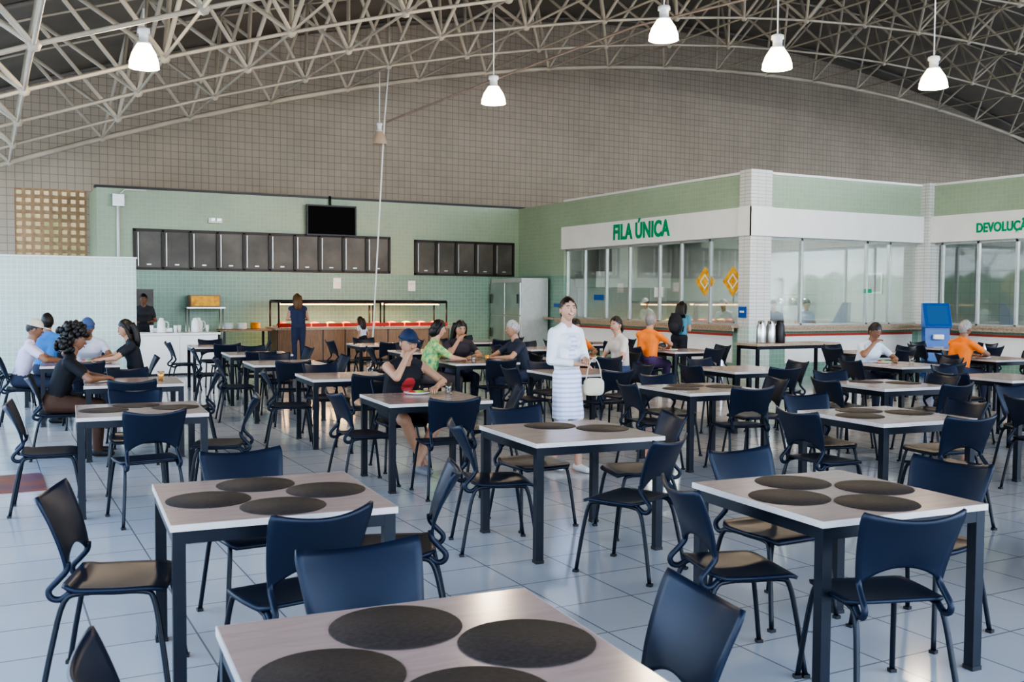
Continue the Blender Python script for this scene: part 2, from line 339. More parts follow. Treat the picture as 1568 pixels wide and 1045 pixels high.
def text(s,name,loc,size,rz,sx=.82):
    c=bpy.data.curves.new(name,'FONT'); c.body=s; c.size=size; c.extrude=.006; c.offset=size*.035; c.align_x='CENTER'; c.align_y='CENTER'; c.space_character=1.04
    o=bpy.data.objects.new(name,c); c.materials.append(M['green_letter']); o.location=loc; o.rotation_euler=(R(90),0,rz); o.scale=(sx,1,1); bpy.context.scene.collection.objects.link(o); return o
t=text('FILA ÚNICA','queue_sign_lettering',(XF-.10,19.1,3.17),.50,R(-90)) 
t=text('DEVOLUÇÃO','return_sign_lettering',(18.56,13.38,3.13),.27,R(-90),.80)
b=MB(); b.box((12.7,23.36,.08),(13.52,25.15,2.13),'fridge')
for y0,y1 in((23.38,24.24),(24.27,25.13)):
    for z0,z1 in((.15,1.1),(1.13,2.0)):
        b.box((12.66,y0,z0),(12.7,y1,z1),'steelk'); b.cb((12.63,y0+.08 if y0<24 else y1-.08,(z0+z1)/2),(.04,.03,.25),'black')
for p in((12.8,23.45),(12.8,25.05),(13.4,23.45),(13.4,25.05)): b.cb((*p,.04),(.06,.06,.08),'black')
b.obj('upright_refrigerator',bevel=.008)
# ------------------------------------------------------------------ left partition and coffee counter
b=MB(); b.box((-2.0,21.6,0),(2.78,21.8,2.36),'pale'); b.box((-2.0,21.57,2.36),(2.80,21.83,2.39),'white'); b.obj('wall_partition')
b=MB(); b.box((2.8,20.9,.04),(4.26,21.5,.82),'white'); b.box((2.75,20.85,.82),(4.31,21.55,.86),'white'); b.box((2.84,20.93,0),(4.22,21.45,.04),'black'); b.box((3.5,20.895,.1),(3.51,20.9,.8),'frame'); b.obj('coffee_counter',bevel=.004)
def jug(loc,name='white_thermos_jug'):
    b=MB(); b.lathe([(.001,0),(.085,0),(.09,.03),(.075,.22),(.05,.26),(.05,.29),(.001,.30)],'ceramic',16); b.tube(smoothpath([(.07,0,.22),(.13,0,.2),(.13,0,.1),(.085,0,.06)],4),.012,'ceramic',6); b.obj(name,loc)
jug((3.2,21.2,.86)); jug((3.85,21.1,.86)); jug((3.95,21.3,.86))
def cupstack(loc):
    b=MB(); b.lathe([(.001,0),(.03,0),(.04,.15),(.035,.15),(.001,.13)],'ceramic',12); b.obj('cup_stack',loc)
for p in((3.45,21.05,.86),(3.55,21.2,.86),(4.1,21.15,.86),(3.02,21.25,.86)): cupstack(p)
b=MB(); b.box((2.95,24.2,0),(3.9,24.8,.85),'steelk'); b.box((3,24.3,.85),(3.5,24.75,1.35),'black'); b.box((3.05,24.28,1.0),(3.45,24.3,1.3),'pane'); b.box((3.0,24.3,1.36),(3.5,24.75,1.75),'pane'); b.box((3,24.35,1.35),(3.5,24.7,1.36),'black'); b.obj('coffee_machine_station')
# buffet
b=MB(); x0,x1,y0,y1=6.15,10.6,23.4,24.3
b.box((x0,y0,.06),(x1,y1,.80),'wood'); b.box((x0-.05,y0-.05,.80),(x1+.05,y1+.05,.86),'granite'); b.box((x0+.05,y0+.05,0),(x1-.05,y1-.05,.06),'black')
for i in range(9): x=x0+(x1-x0)*i/8; b.box((x-.01,y0-.01,.06),(x+.01,y0,.8),'black')
for i in range(11):
    x=x0+.22+i*.4; m=['food','food','food','salad','food'][i%5]
    b.box((x-.17,y0+.15,.86),(x+.17,y0+.6,.90),'steelk'); b.box((x-.18,y0-.03,.87),(x+.18,y0+.02,.96),'food'); b.sph((x,y0+.37,.9),(.15,.2,.09),m,10,6)
for (a,c) in((x0+.05,8.75),(8.85,x1-.05)):
    for x in(a,c):
        b.tube([(x,y0+.05,.86),(x,y0+.05,1.48)],.022,'black'); b.tube([(x,y1-.05,.86),(x,y1-.05,1.48)],.022,'black')
    for y in(y0+.05,y1-.05): b.tube([(a,y,1.48),(c,y,1.48)],.035,'black')
    b.box((a,y0+.05,1.46),(c,y1-.05,1.475),'glass'); b.box((a+.1,y0+.3,1.40),(c-.1,y0+.5,1.44),'warm'); b.box((a+.1,y0+.27,1.425),(c-.1,y0+.29,1.45),'black')
    for x in(a,c): b.tube([(x,y0+.05,1.48),(x,y1-.05,1.48)],.022,'black')
b.obj('buffet_counter')
for x in(7.4,9.7): arealight('buffet_warm_light',(x,23.8,1.36),(2,.2),45,(1,.62,.28))
b=MB(); b.box((4.9,23.5,.78),(6.05,24.2,.82),'wood')
for p in((4.95,23.55),(6.0,23.55),(4.95,24.15),(6.0,24.15)): b.cb((*p,.39),(.05,.05,.78),'black')
b.obj('plate_station_table')
for k,p in enumerate(((5.1,23.8),(5.4,23.75),(5.75,23.9))):
    b=MB()
    for i in range(8): b.lathe([(.001,.0),(.07,0),(.12,.02),(.12,.025),(.07,.008),(.001,.008)],'ceramic' if k!=2 else 'orange',14,None,(0,0,i*.018))
    b.obj('plate_stack',(*p,.82))
b=MB(); b.box((4.3,24.6,1.3),(5.2,25.1,1.33),'steelk'); b.box((4.4,24.7,1.33),(5.1,25.05,1.62),'wood'); b.box((4.42,24.69,1.36),(5.08,24.7,1.6),'orange'); 
for x in(4.35,5.15): b.tube([(x,24.65,0),(x,24.65,1.3)],.015,'steelk'); b.tube([(x,25.05,0),(x,25.05,1.3)],.015,'steelk')
b.obj('bread_display_rack')
b=MB(); b.box((-.75,9.15,.001),(.45,10.0,.012),mat('painted_glow',(.30,.10,.05),.35,col2=(.14,.07,.12),noise_scale=2.5)); b.obj('floor_light_patch')  # orange and purple light reflected on the floor, painted as a thin coloured slab
# ------------------------------------------------------------------ lamps
def lamp(x,y,z,on=True,r=.21):
    b=MB(); sm='shade' if on else 'shadeoff'
    b.lathe([(r,0),(r*.97,.07),(r*.80,.17),(r*.52,.26),(r*.46,.28)],sm,24)
    b.lathe([(r*.46,.28),(r*.46,.30),(r*.32,.31),(r*.32,.40),(r*.42,.41),(r*.42,.46),(r*.2,.48),(.001,.48)],'ceramic',16)
    b.sph((0,0,.12),(.06,.06,.09),'bulb' if on else 'ceramic',10,8)
    top=arch(x)-z
    b.tube([(0,0,.47),(0,0,max(top,.7))],.012,'ceramic',6)
    b.obj('pendant_lamp',(x,y,z))
    if on:
        l=bpy.data.lights.new('lamp_light','POINT'); l.energy=110; l.color=(1,.80,.55); l.shadow_soft_size=.15
        o=bpy.data.objects.new('lamp_light',l); o.location=(x,y,z-.08); bpy.context.scene.collection.objects.link(o)
lamp(1.75,12.7,4.35,r=.175); lamp(8.53,11.55,5.27); lamp(9.95,10.8,4.88); lamp(12.8,10.5,4.85); lamp(7.8,15.4,4.95)
lamp(7.74,20.8,4.95,False,.16)
# ------------------------------------------------------------------ table
b=MB(); h=.465
b.box((-h,-h,.722),(h,h,.7495),'tableedge'); b.box((-h+.004,-h+.004,.7495),(h-.004,h-.004,.7505),'tabletop')
i=.03; a=h-i
for sx in(-1,1):
    b.box((sx*a-.02 if sx>0 else -a-.02,-a,.67),(sx*a+.02,a,.722),'leg'); b.box((-a,sx*a-.02,.67),(a,sx*a+.02,.722),'leg')
    for sy in(-1,1):
        b.cb((sx*(a-.004),sy*(a-.004),.361),(.05,.05,.722),'leg'); b.cb((sx*(a-.004),sy*(a-.004),.01),(.056,.056,.02),'black')
table_me=b.mesh('dining_table')
b=MB(); b.lathe([(.001,.0),(.18,0),(.182,.001),(.18,.003),(.001,.003)],'mat',40); placemat_me=b.mesh('placemat')
# ------------------------------------------------------------------ chair (faces +Y)
def solid_grid(b,fn,nu,nv,th,m):
    top=[fn(-1+2*i/nu,j/nv) for j in range(nv+1) for i in range(nu+1)]
    P=[Vector(p) for p in top]; N=[]
    def at(i,j): return P[j*(nu+1)+i]
    for j in range(nv+1):
        for i in range(nu+1):
            du=at(min(i+1,nu),j)-at(max(i-1,0),j); dv=at(i,min(j+1,nv))-at(i,max(j-1,0)); n=du.cross(dv); N.append(n.normalized() if n.length>1e-9 else Vector((0,0,1)))
    bot=[P[k]-N[k]*th for k in range(len(P))]
    vs=P+bot; o=len(P); fs=[]
    q=lambda i,j:j*(nu+1)+i
    for j in range(nv):
        for i in range(nu):
            fs.append((q(i,j),q(i+1,j),q(i+1,j+1),q(i,j+1))); fs.append((o+q(i,j),o+q(i,j+1),o+q(i+1,j+1),o+q(i+1,j)))
    for i in range(nu): fs.append((q(i,0),o+q(i,0),o+q(i+1,0),q(i+1,0))); fs.append((q(i,nv),q(i+1,nv),o+q(i+1,nv),o+q(i,nv)))
    for j in range(nv): fs.append((q(0,j),q(0,j+1),o+q(0,j+1),o+q(0,j))); fs.append((q(nu,j),o+q(nu,j),o+q(nu,j+1),q(nu,j+1)))
    b.add(vs,fs,m,True)
b=MB()
def seatf(s,t):
    y=-.20+.41*t; w=.205+.012*math.sin(math.pi*t)
    e=max(0,abs(2*t-1)-.72)/.28; w*=1-.16*e**2.2
    return (s*w,y,.455-.014*(1-s*s)*math.sin(math.pi*min(1,t*1.05))-.022*max(0,(t-.82)/.18)**2+.015*max(0,(.15-t)/.15))
solid_grid(b,seatf,14,14,.016,'plastic')
def backf(s,t):
    w=.180+.042*t**.8; e=max(0,(t-.86)/.14); w*=1-.05*e*e
    y=-.190-.135*t**1.35+.05*s*s*(.3+.7*t)
    z=.515+.325*t-.03*(1-s*s)*t**3+(.085*(1-s*s)**.8)*(1-t)**3
    return (-s*w,y,z)
solid_grid(b,backf,16,14,.013,'plastic')
for sx in(-1,1):
    b.tube(smoothpath([(sx*.172,-.178,.56),(sx*.175,-.184,.525),(sx*.180,-.215,.488),(sx*.184,-.248,.450),(sx*.184,-.240,.418),(sx*.182,-.205,.410),(sx*.180,-.165,.438)],5),.0135,'plastic',8)
    b.tube(smoothpath([(sx*.225,.225,.0),(sx*.205,.19,.25),(sx*.19,.16,.40),(sx*.185,.12,.430),(sx*.185,0,.432),(sx*.185,-.12,.432),(sx*.19,-.19,.40),(sx*.205,-.235,.22),(sx*.225,-.275,0)],4),.012,'leg',8)
for y in(.10,-.10): b.tube([(-.185,y,.430),(.185,y,.430)],.010,'leg',6)
for sx in(-1,1):
    for y in(.225,-.275): b.cb((sx*.225,y,.008),(.03,.03,.016),'black')
chair_me=b.mesh('dining_chair')
# ------------------------------------------------------------------ PEOPLE
def cap_mesh(a,c,ra,rc,flat=False,seg=12):
    a=Vector(a);c=Vector(c);t=(c-a); L=t.length
    t=t/L if L>1e-6 else Vector((0,0,1)); u=t.orthogonal().normalized(); w=t.cross(u)
    rings=[]
    if flat: rings=[(a,ra),(c,rc)]
    else:
        for k in range(1,5): th=math.pi/2*(1-k/4); rings.append((a-t*ra*math.sin(th),ra*math.cos(th) if k<4 else ra))
        for k in range(0,4): th=math.pi/2*(k/4); rings.append((c+t*rc*math.sin(th),rc*math.cos(th)))
    vs=[];
    for p,r in rings:
        for k in range(seg): g=2*math.pi*k/seg; vs.append(p+(u*math.cos(g)+w*math.sin(g))*r)
    n=len(rings)
    fs=[(i*seg+k,i*seg+(k+1)%seg,(i+1)*seg+(k+1)%seg,(i+1)*seg+k) for i in range(n-1) for k in range(seg)]
    fs+=[tuple(reversed(range(seg))),tuple((n-1)*seg+k for k in range(seg))]
    return vs,fs
_pm={}
def pm(c,rough=.8,c2=None,ns=8):
    k=(c,rough,c2,ns)
    if k not in _pm: _pm[k]=mat('cloth_%d'%len(_pm),c,rough,noise_amt=.12,col2=c2,noise_scale=ns)
    return _pm[k]
SK={'light':(.55,.32,.22),'tan':(.46,.26,.165),'brown':(.27,.14,.085),'dark':(.12,.06,.04)}
_sk={k:mat('skin_'+k,v,.5,noise_amt=.06,noise_scale=20) for k,v in SK.items()}
EYEW=mat('eye_white',(.8,.8,.78),.3,noise_amt=.02); IRIS=mat('iris_dark',(.03,.02,.015),.2,noise_amt=.02); LIP=mat('lips',(.42,.12,.10),.45,noise_amt=.05); TEETH=mat('teeth',(.85,.83,.78),.3,noise_amt=.02)
_hm={}
def hm(c):
    if c not in _hm: _hm[c]=mat('hair_%d'%len(_hm),c,.45,noise_amt=.45,noise_scale=70,bump=.3)
    return _hm[c]
def person(name,x,y,heading,pose='sit',skin='tan',top=(.5,.5,.5),bottom=(.04,.05,.09),shoe=(.03,.03,.03),hair=(.02,.015,.012),style='short',
           sleeve=.6,legcov=2,height=1.7,lean=12,arms='table',turn=0,nod=8,skirt=None,vox=.013,build=1.0,capcol=None,openfront=None,emblem=None,topmat=None,smile=False,legs=None,child=False,seatz=.45):
    s=height/1.7; sk=_sk[skin]; tm=topmat or pm(top); bmm=pm(bottom) if isinstance(bottom,tuple) else bottom; shm=pm(shoe,.5)
    caps=[]
    def C(a,c,ra,rc,m,flat=False): caps.append((Vector(a),Vector(c),ra,rc,m,flat))
    hz=(seatz+.105) if pose=='sit' else .93
    la=R(lean); T=Vector((0,math.sin(la),math.cos(la)))
    Pv=Vector((0,-.06 if pose=='sit' else 0,hz)); F=Vector((0,math.cos(la),-math.sin(la)))
    W=build
    def tp(k,xx=0,f=0): return Pv+T*k+Vector((xx,0,0))+F*f
    C(tp(0,-.075*W),tp(0,.075*W),.108*W,.108*W,bmm)
    C(tp(.16,-.05*W,.012),tp(.16,.05*W,.012),.100*W,.100*W,tm)
    C(tp(.33,-.075,.01),tp(.33,.075,.01),.108*W**.5,.108*W**.5,tm)
    for sx in(-1,1): C(tp(.468,sx*.035),tp(.432,sx*.135*W**.5),.056,.052,tm)
    for sx in(-1,1):
        C(tp(.04,sx*.065*W),tp(.34,sx*.075),.095*W,.10*W**.5,tm)
        C(tp(.35,sx*.07),tp(.415,sx*.13*W**.5),.092,.056,tm)
        if skirt or openfront: C(tp(.31,sx*.055,.075),tp(.33,sx*.055,.08),.05,.05,tm)
    C(tp(.47),tp(.50),.062,.055,sk if sleeve<.3 else tm)
    hc=tp(.50)+Vector((0,.035+.05*math.sin(la),.145))
    C(tp(.47),hc+Vector((0,-.015,-.07)),.060,.054,sk)
    if legs is None:
        if pose=='sit': legs=[((sx*.13,.36,.50 if seatz<.5 else .6),(sx*.12,.33,.08)) for sx in(-1,1)]
        else: legs=[((-.09,.05,.50),(-.09,-.02,.08)),((.09,.02,.50),(.10,.0,.08))]
    for (kn,an),sx in zip(legs,(-1,1)):
        hp=Pv+Vector((sx*.085*W,0,-.01)); kn=Vector(kn);an=Vector(an); cm=bmm
        th=legcov
        def lim(a,c,ra,rc,t0,m1):
            t0=max(0,min(1,t0))
            if t0>0: q=a.lerp(c,t0); C(a,q,ra+.010,ra+(rc-ra)*t0+.010,m1,False)
            if t0<1: q=a.lerp(c,t0); C(q,c,ra+(rc-ra)*t0,rc,sk)
        lim(hp,kn,.086*W,.058,th,cm)
        cf=kn.lerp(an,.3)+Vector((0,-.012,0))
        lim(kn,cf,.054,.055,(th-1)/.3,cm); lim(cf,an,.055,.036,(th-1.3)/.7,cm)
        fd=Vector((kn.x-hp.x,abs(kn.y-hp.y)+.3,0)).normalized()
        C(an+Vector((0,-.03,-.035)),an+fd*.13+Vector((0,0,-.05)),.040,.031,shm)
    sh=[tp(.420,sx*.168*W**.5) for sx in(-1,1)]
    z0=.785/s
    presets={'table':[((-.25,.18,.86),(-.10,.40,z0+.01)),((.25,.18,.86),(.13,.38,z0+.01))],
      'eat':[((-.25,.20,.84),(-.12,.42,z0+.01)),((.27,.20,.86),(.10,.27,1.02))],
      'face':[((-.24,.22,.82),(-.05,.42,z0+.01)),((.22,.26,.83),(.05,.20,1.06))],
      'lap':[((-.24,.05,.80),(-.13,.26,.66)),((.24,.05,.80),(.13,.26,.66))],
      'hang':[((-.25,-.03,1.12),(-.25,.07,.88)),((.25,-.03,1.12),(.25,.07,.88))],
      'waist':[((-.25,-.04,1.14),(-.04,.20,1.07)),((.25,-.02,1.14),(.05,.22,1.04))],
      'serve':[((-.24,.06,1.12),(-.15,.32,1.08)),((.24,.06,1.12),(.15,.32,1.08))]}
    ar=presets[arms] if isinstance(arms,str) else arms
    hands=[]
    for k,sx in enumerate((-1,1)):
        S=sh[k];E=Vector(ar[k][0]);Wr=Vector(ar[k][1])
        E=S+(E-S).normalized()*.28; fl=(Wr-E); 
        if fl.length>.27: E=Wr-fl.normalized()*.26
        if sleeve<=.3: C(S,S,.054,.054,sk)
        t0=min(1,sleeve)
        if t0>0: C(S,S.lerp(E,t0),.058,.052-.006*t0,tm)
        if t0<1: C(S.lerp(E,t0),E,.048-.008*t0,.038,sk)
        t1=min(1,max(0,sleeve-1))
        if t1>0: C(E,E.lerp(Wr,t1),.046,.046-.010*t1,tm)
        if t1<1: C(E.lerp(Wr,t1),Wr,.038-.01*t1,.026,sk)
        d=(Wr-E).normalized(); d=Vector((d.x*.9,d.y,d.z*.4)).normalized()
        lat=d.cross(Vector((0,0,1))); lat=lat.normalized() if lat.length>.05 else Vector((1,0,0))
        for q in(-1,1): C(Wr+lat*q*.010,Wr+d*.075+lat*q*.022,.018,.017,sk)
        hands.append((Wr,d,lat,sx))
    if skirt:
        m,z1=skirt; m=m if not isinstance(m,tuple) else pm(m)
        if pose=='stand':
            for sx in(-1,1): C((sx*.055,0,hz+.02),(sx*.062,.01,z1),.118*W,.122*W,m,True)
            C((0,0,hz),(0,.01,z1),.12,.135,m,True)
        C(tp(0,-.075*W),tp(0,.075*W),.112*W,.112*W,m)
    # one continuous body surface
    b=MB()
    for a,c,ra,rc,m,fl in caps:
        vs,fs=cap_mesh(a,c,ra,rc,fl); b.add(vs,fs,sk)
    tmp=b.obj('tmp'); md=tmp.modifiers.new('r','REMESH'); md.mode='VOXEL'; md.voxel_size=vox
    sm=tmp.modifiers.new('s','SMOOTH'); sm.factor=.5; sm.iterations=4 if vox>.012 else 7
    dgp=bpy.context.evaluated_depsgraph_get(); me=bpy.data.meshes.new_from_object(tmp.evaluated_get(dgp))
    nv=len(me.vertices); co=np.empty(nv*3); me.vertices.foreach_get('co',co); co=co.reshape(-1,3)
    faces=[tuple(p.vertices) for p in me.polygons]
    ctr=np.array([co[list(f)].mean(0) for f in faces])
    best=np.full(len(faces),1e9); lab=np.zeros(len(faces),int); ml=[]
    for a,c,ra,rc,m,fl in caps:
        A=np.array(a);D=np.array(c)-A; L2=(D@D)+1e-12; t=np.clip(((ctr-A)@D)/L2,0,1)
        dist=np.linalg.norm(ctr-(A+t[:,None]*D),axis=1)-(ra+(rc-ra)*t)
        if m not in ml: ml.append(m)
        k=dist<best-.0005; best[k]=dist[k]; lab[k]=ml.index(m)
    if openfront:
        om=openfront; ml.append(om); k=(np.isin(lab,[ml.index(tm)]))&(np.abs(ctr[:,0])<.045)&(ctr[:,1]>.03); lab[k]=len(ml)-1
    if emblem:
        cpt=np.array(tp(.28,0,.12)); em=pm(emblem); ml.append(em); dd=np.linalg.norm((ctr-cpt)[:,[0,2]],axis=1); k=(dd<.07)&(ctr[:,1]>cpt[1]-.06)&(lab==ml.index(tm)); lab[k]=len(ml)-1
    bpy.data.objects.remove(tmp); bpy.data.meshes.remove(me)
    b=MB(); b.v=[tuple(p) for p in co.tolist()]; b.f=faces; b.mats=ml[:]; b.m=[int(q) for q in lab]; b.sm=[True]*len(faces)
    for Wr,d,lat,sx in hands:
        dn=Vector((0,0,-1)); dn=(dn-d*dn.dot(d)); dn=dn.normalized() if dn.length>.1 else Vector((0,1,0))
        for q,L in zip((-1.5,-.5,.5,1.5),(.062,.078,.072,.055)):
            base=Wr+d*.078+lat*q*.0165; p=[base]; dd=d.copy()
            for kk,fr in enumerate((.45,.32,.23)):
                dd=(dd+dn*(.28+.18*kk)).normalized(); p.append(p[-1]+dd*L*fr)
            b.tube(p,[.0092,.0086,.008,.006],sk,6)
        tb=Wr+d*.025+lat*(-sx)*.024
        b.tube([tb,tb+d*.025+lat*(-sx)*.022+dn*.006,tb+d*.05+lat*(-sx)*.026+dn*.018],[.012,.010,.007],sk,6)
    hs=1.0 if not child else 1.25
    H=Matrix.Translation(hc)@Matrix.Rotation(R(turn),4,'Z')@Matrix.Rotation(R(-nod),4,'X')@Matrix.Scale(hs,4)
    def hf(n):
        X_,Y_,Z_=n; px=X_*.076*(1-.30*max(0,-Z_)**1.6); py=Y_*.094; pz=Z_*.116
        if Z_<0 and Y_<0: py*=1-.40*(-Z_)
        if Z_<0 and Y_>0: py+=.010*(-Z_)
        if Y_>.75: py*=.97
        return (px,py,pz)
    b.sph((0,0,0),None,sk,22,18,H,None,hf)
    b.tube([(0,.084,.012),(0,.100,-.018),(0,.094,-.028)],[.006,.012,.008],sk,8,H)
    for sx in(-1,1):
        b.sph((sx*.030,.0795,.006),(.0125,.0085,.0060),EYEW,10,8,H); b.sph((sx*.030,.0855,.006),(.0055,.0040,.0052),IRIS,8,6,H)
        b.tube([(sx*.017,.086,.008),(sx*.030,.0885,.0125),(sx*.043,.080,.008)],.0028,sk,5,H); b.tube([(sx*.017,.0868,.0065),(sx*.030,.0895,.0105),(sx*.043,.0810,.0065)],.0016,IRIS,5,H)
        b.tube([(sx*.016,.090,.028),(sx*.030,.089,.033),(sx*.045,.078,.028)],.0035,hm(hair) if hair[0]<.3 else hm((.2,.17,.15)),5,H)
        b.sph((sx*.076,-.004,-.006),(.011,.020,.031),sk,8,8,H)
    if smile:
        b.tube([(-.028,.083,-.046),(-.014,.092,-.053),(0,.095,-.055),(.014,.092,-.053),(.028,.083,-.046)],.0065,LIP,6,H); b.tube([(-.020,.091,-.048),(0,.101,-.054),(.020,.091,-.048)],.0036,TEETH,6,H)
    else: b.tube([(-.024,.084,-.052),(0,.096,-.052),(.024,.084,-.052)],[.004,.007,.004],LIP,6,H)
    hmt=hm(hair)
    def shell(sx_,sy_,sz_,keep,m,jit=0,c=(0,-.006,.006)):
        def fn(n):
            j=1+jit*(noise.noise(Vector(n)*5)); zz=n[2]; k=1-.25*max(0,-zz)
            return (n[0]*sx_*j*k,n[1]*sy_*j*k,n[2]*sz_*j)
        b.sph(c,None,m,24,20,H,keep,fn)
    if style=='curly':
        for q in range(190):
            rr=random.Random(q); a_=rr.uniform(0,2*math.pi); zz=rr.uniform(-.7,1); rxy=math.sqrt(1-zz*zz); nn=(rxy*math.cos(a_),rxy*math.sin(a_),zz)
            if nn[1]>.35 and zz<.45: continue
            k_=rr.uniform(.105,.15); b.sph((nn[0]*k_,nn[1]*k_-.035,nn[2]*k_+.01-(.05 if zz<0 else 0)),(.027,.027,.034),hmt,7,5,H)
        b.sph((0,-.05,-.0),(.11,.10,.13),hmt,14,10,H,lambda n:n[1]<.3)
        shell(.084,.102,.124,lambda n:n[2]>.5*n[1],hmt)
    elif style!='bald':
        shell(.084,.103,.126,(lambda n:.36>n[2]>.52*n[1]-.02) if capcol else (lambda n:n[2]>(.66 if style=='tied' else .52)*n[1]-.02-(.35 if n[1]<-.2 else 0)),hmt,.05)
    if style in('long','longback'):
        for q in(-.05,-.02,.02,.05): b.tube(smoothpath([(q,-.075,.05),(q*1.2,-.105,-.06),(q*1.3,-.10,-.18),(q*1.0,-.085,-.30)],4),[.045]*9+[.038,.03,.02,.012],hmt,8,H)
        for sx in(-1,1): b.tube(smoothpath([(sx*.06,.02,.075),(sx*.086,.0,.0),(sx*.09,-.02,-.10),(sx*.08,-.03,-.20)],4),[.02]*9+[.02,.016,.012,.008],hmt,8,H)
    if style=='bob':
        for sx in(-1,1): b.tube(smoothpath([(sx*.05,.03,.08),(sx*.085,.0,.01),(sx*.09,-.02,-.08)],4),[.022]*7+[.02,.014],hmt,8,H)
        b.sph((0,-.05,-.04),(.085,.07,.09),hmt,12,10,H)
    if style=='tied':
        b.sph((0,-.10,.0),(.035,.035,.04),hmt,10,8,H); b.tube(smoothpath([(0,-.11,.0),(0,-.13,-.07),(0,-.11,-.15)],4),[.028]*5+[.024,.018,.01,.006],hmt,8,H)
    if style=='cap' or capcol:
        cm=pm(capcol or (.05,.1,.25),.7)
        shell(.089,.107,.128,lambda n:n[2]>.30,cm); b.sph((0,.115,.045),(.068,.07,.010),cm,16,6,H)
        b.tube([(.088*math.cos(a_),.106*math.sin(a_)-.006,.042) for a_ in [2*math.pi*k/20 for k in range(21)]],.006,cm,5,H)
    me=b.mesh(name); o=place(me,name,(x,y,0),R(heading)); o.scale=(s,s,s)
    return o
# ------------------------------------------------------------------ place tables/chairs/people
TR=-4
def e(a): return Vector((math.cos(R(a)),math.sin(R(a)),0))
SIDE={'E':(0,90),'N':(90,180),'W':(180,-90),'S':(-90,0)}
def chair(x,y,hd): place(chair_me,'dining_chair',(x,y,0),R(hd))
def table(x,y,offs={},mats=0,rot=TR,sides='ENWS'):
    place(table_me,'dining_table',(x,y,0),R(rot),.003)
    for sd in sides:
        a,hd=SIDE[sd]; o=offs.get(sd,(.56+random.uniform(-.03,.08),random.uniform(-.05,.05),random.uniform(-9,9)))
        if not isinstance(o,tuple): o=(o,0,0)
        p=Vector((x,y,0))+e(a+rot)*o[0]+e(a+rot+90)*o[1]; chair(p.x,p.y,hd+rot+o[2])
    for a in(0,90,180,270)[:mats]:
        p=Vector((x,y,.7507))+e(a+rot+3)*.265; place(placemat_me,'placemat',p)
def sit(name,tx,ty,sd,off=.68,lat=0,rot=TR,hd=0,**kw):
    a,h=SIDE[sd]; p=Vector((tx,ty,0))+e(a+rot)*off+e(a+rot+90)*lat; return person(name,p.x,p.y,h+rot+hd,'sit',**kw)
O=.68
table(.98,2.254,{'N':(.60,-.08,6),'E':(.53,.03,-6),'W':(.50,-.1,0),'S':(.62,0,0)},4)
table(1.13,4.463,{'N':(.58,-.05,8),'E':(.60,.05,-18),'W':(.62,.0,-14),'S':(.50,.0,14)},4)
table(3.487,3.363,{'N':(.56,-.12,5),'E':(.60,.05,12),'W':(.50,-.05,-12),'S':(.48,-.20,-14)},4)
table(3.479,5.716,{'N':(.56,0,5),'E':(.56,.05,-10),'W':(.50,-.05,-12),'S':(.78,.0,30)},2)
table(1.08,8.25,{'S':(.58,.0,10),'E':(.6,0,-12)},3)
table(3.456,8.15,{'N':O,'E':(.62,0,-16)},0)
table(3.58,10.72); table(3.53,13.11); table(3.7,15.3); table(3.6,17.7)
table(1.36,10.9,{'W':O},0); table(1.1,13.9,{'W':.65,'N':(O,-.1,0),'E':.64}); table(1.0,16.3,{'S':(O,.2,0)})
table(6.2,5.46,{},3); table(6.33,7.85,{},3); table(6.3,10.15); table(6.0,12.35,{'W':.66,'E':.66,'N':(O,0,0)},0); table(6.3,14.9); table(6.4,17.3)
table(8.65,5.3); table(8.4,7.4,{},2); table(8.5,9.75); table(7.65,12.3,{'E':.64,'N':(O,-.25,0)},0,sides='ENS'); table(8.6,15.0); table(8.7,17.6)
table(10.5,7.5); table(11.1,9.5,{'N':O}); table(10.45,13.5,{'W':O}); table(13.6,9.95,{'W':O}); table(12.9,7.4); table(10.6,5.2); table(15.6,12.2); table(15.7,9.5); table(10.3,16.2); table(13.2,12.0)
table(8.6,2.9); table(6.1,3.1)
dress=stripes('striped_dress',(.72,.74,.84),(.50,.52,.70),.045)
person('standing_woman',4.86,8.03,190,'stand',skin='light',topmat=pm((.80,.79,.82)),bottom=dress,shoe=(.75,.72,.68),hair=(.02,.012,.01),style='tied',sleeve=1.75,legcov=.9,height=1.65,build=.86,lean=-3,arms=[((-.25,-.04,1.14),(-.05,.21,1.10)),((.25,-.02,1.14),(.06,.22,1.06))],turn=-20,nod=-6,skirt=(dress,.52),vox=.0075,openfront=dress,smile=True,legs=[((-.08,.07,.50),(-.07,.10,.08)),((.08,.03,.50),(.09,-.10,.09))])
b=MB(); b.sph((0,0,0),None,pm((.62,.55,.42)),20,16,None,None,lambda n:tuple((1 if c>0 else -1)*abs(c)**.55*k for c,k in zip(n,(.10,.035,.085)))); b.tube(smoothpath([(-.075,0,.07),(-.05,.0,.20),(.0,.0,.27),(.05,0,.20),(.075,0,.07)],4),.006,pm((.62,.55,.42)),6); b.obj('handbag',(5.09,7.92,.80),R(-20))
red=(.45,.05,.05)
T6=(3.456,8.15)
sit('seated_man_in_cap',*T6,'N',hd=14,skin='tan',top=(.015,.015,.02),bottom=(.02,.02,.025),shoe=(.25,.25,.27),style='short',sleeve=0,legcov=.75,height=1.74,lean=16,arms=[((-.27,.24,.84),(-.10,.44,.79)),((.25,.28,.84),(.07,.235,1.085))],turn=-8,nod=12,vox=.008,build=1.12,capcol=(.012,.028,.075),emblem=red,legs=[((-.20,.36,.50),(.10,.42,.10)),((.18,.36,.50),(-.06,.30,.08))])
T=(6.0,12.35)
green=mat('leaf_shirt',(.06,.30,.16),.8,col2=(.55,.62,.20),noise_scale=18)
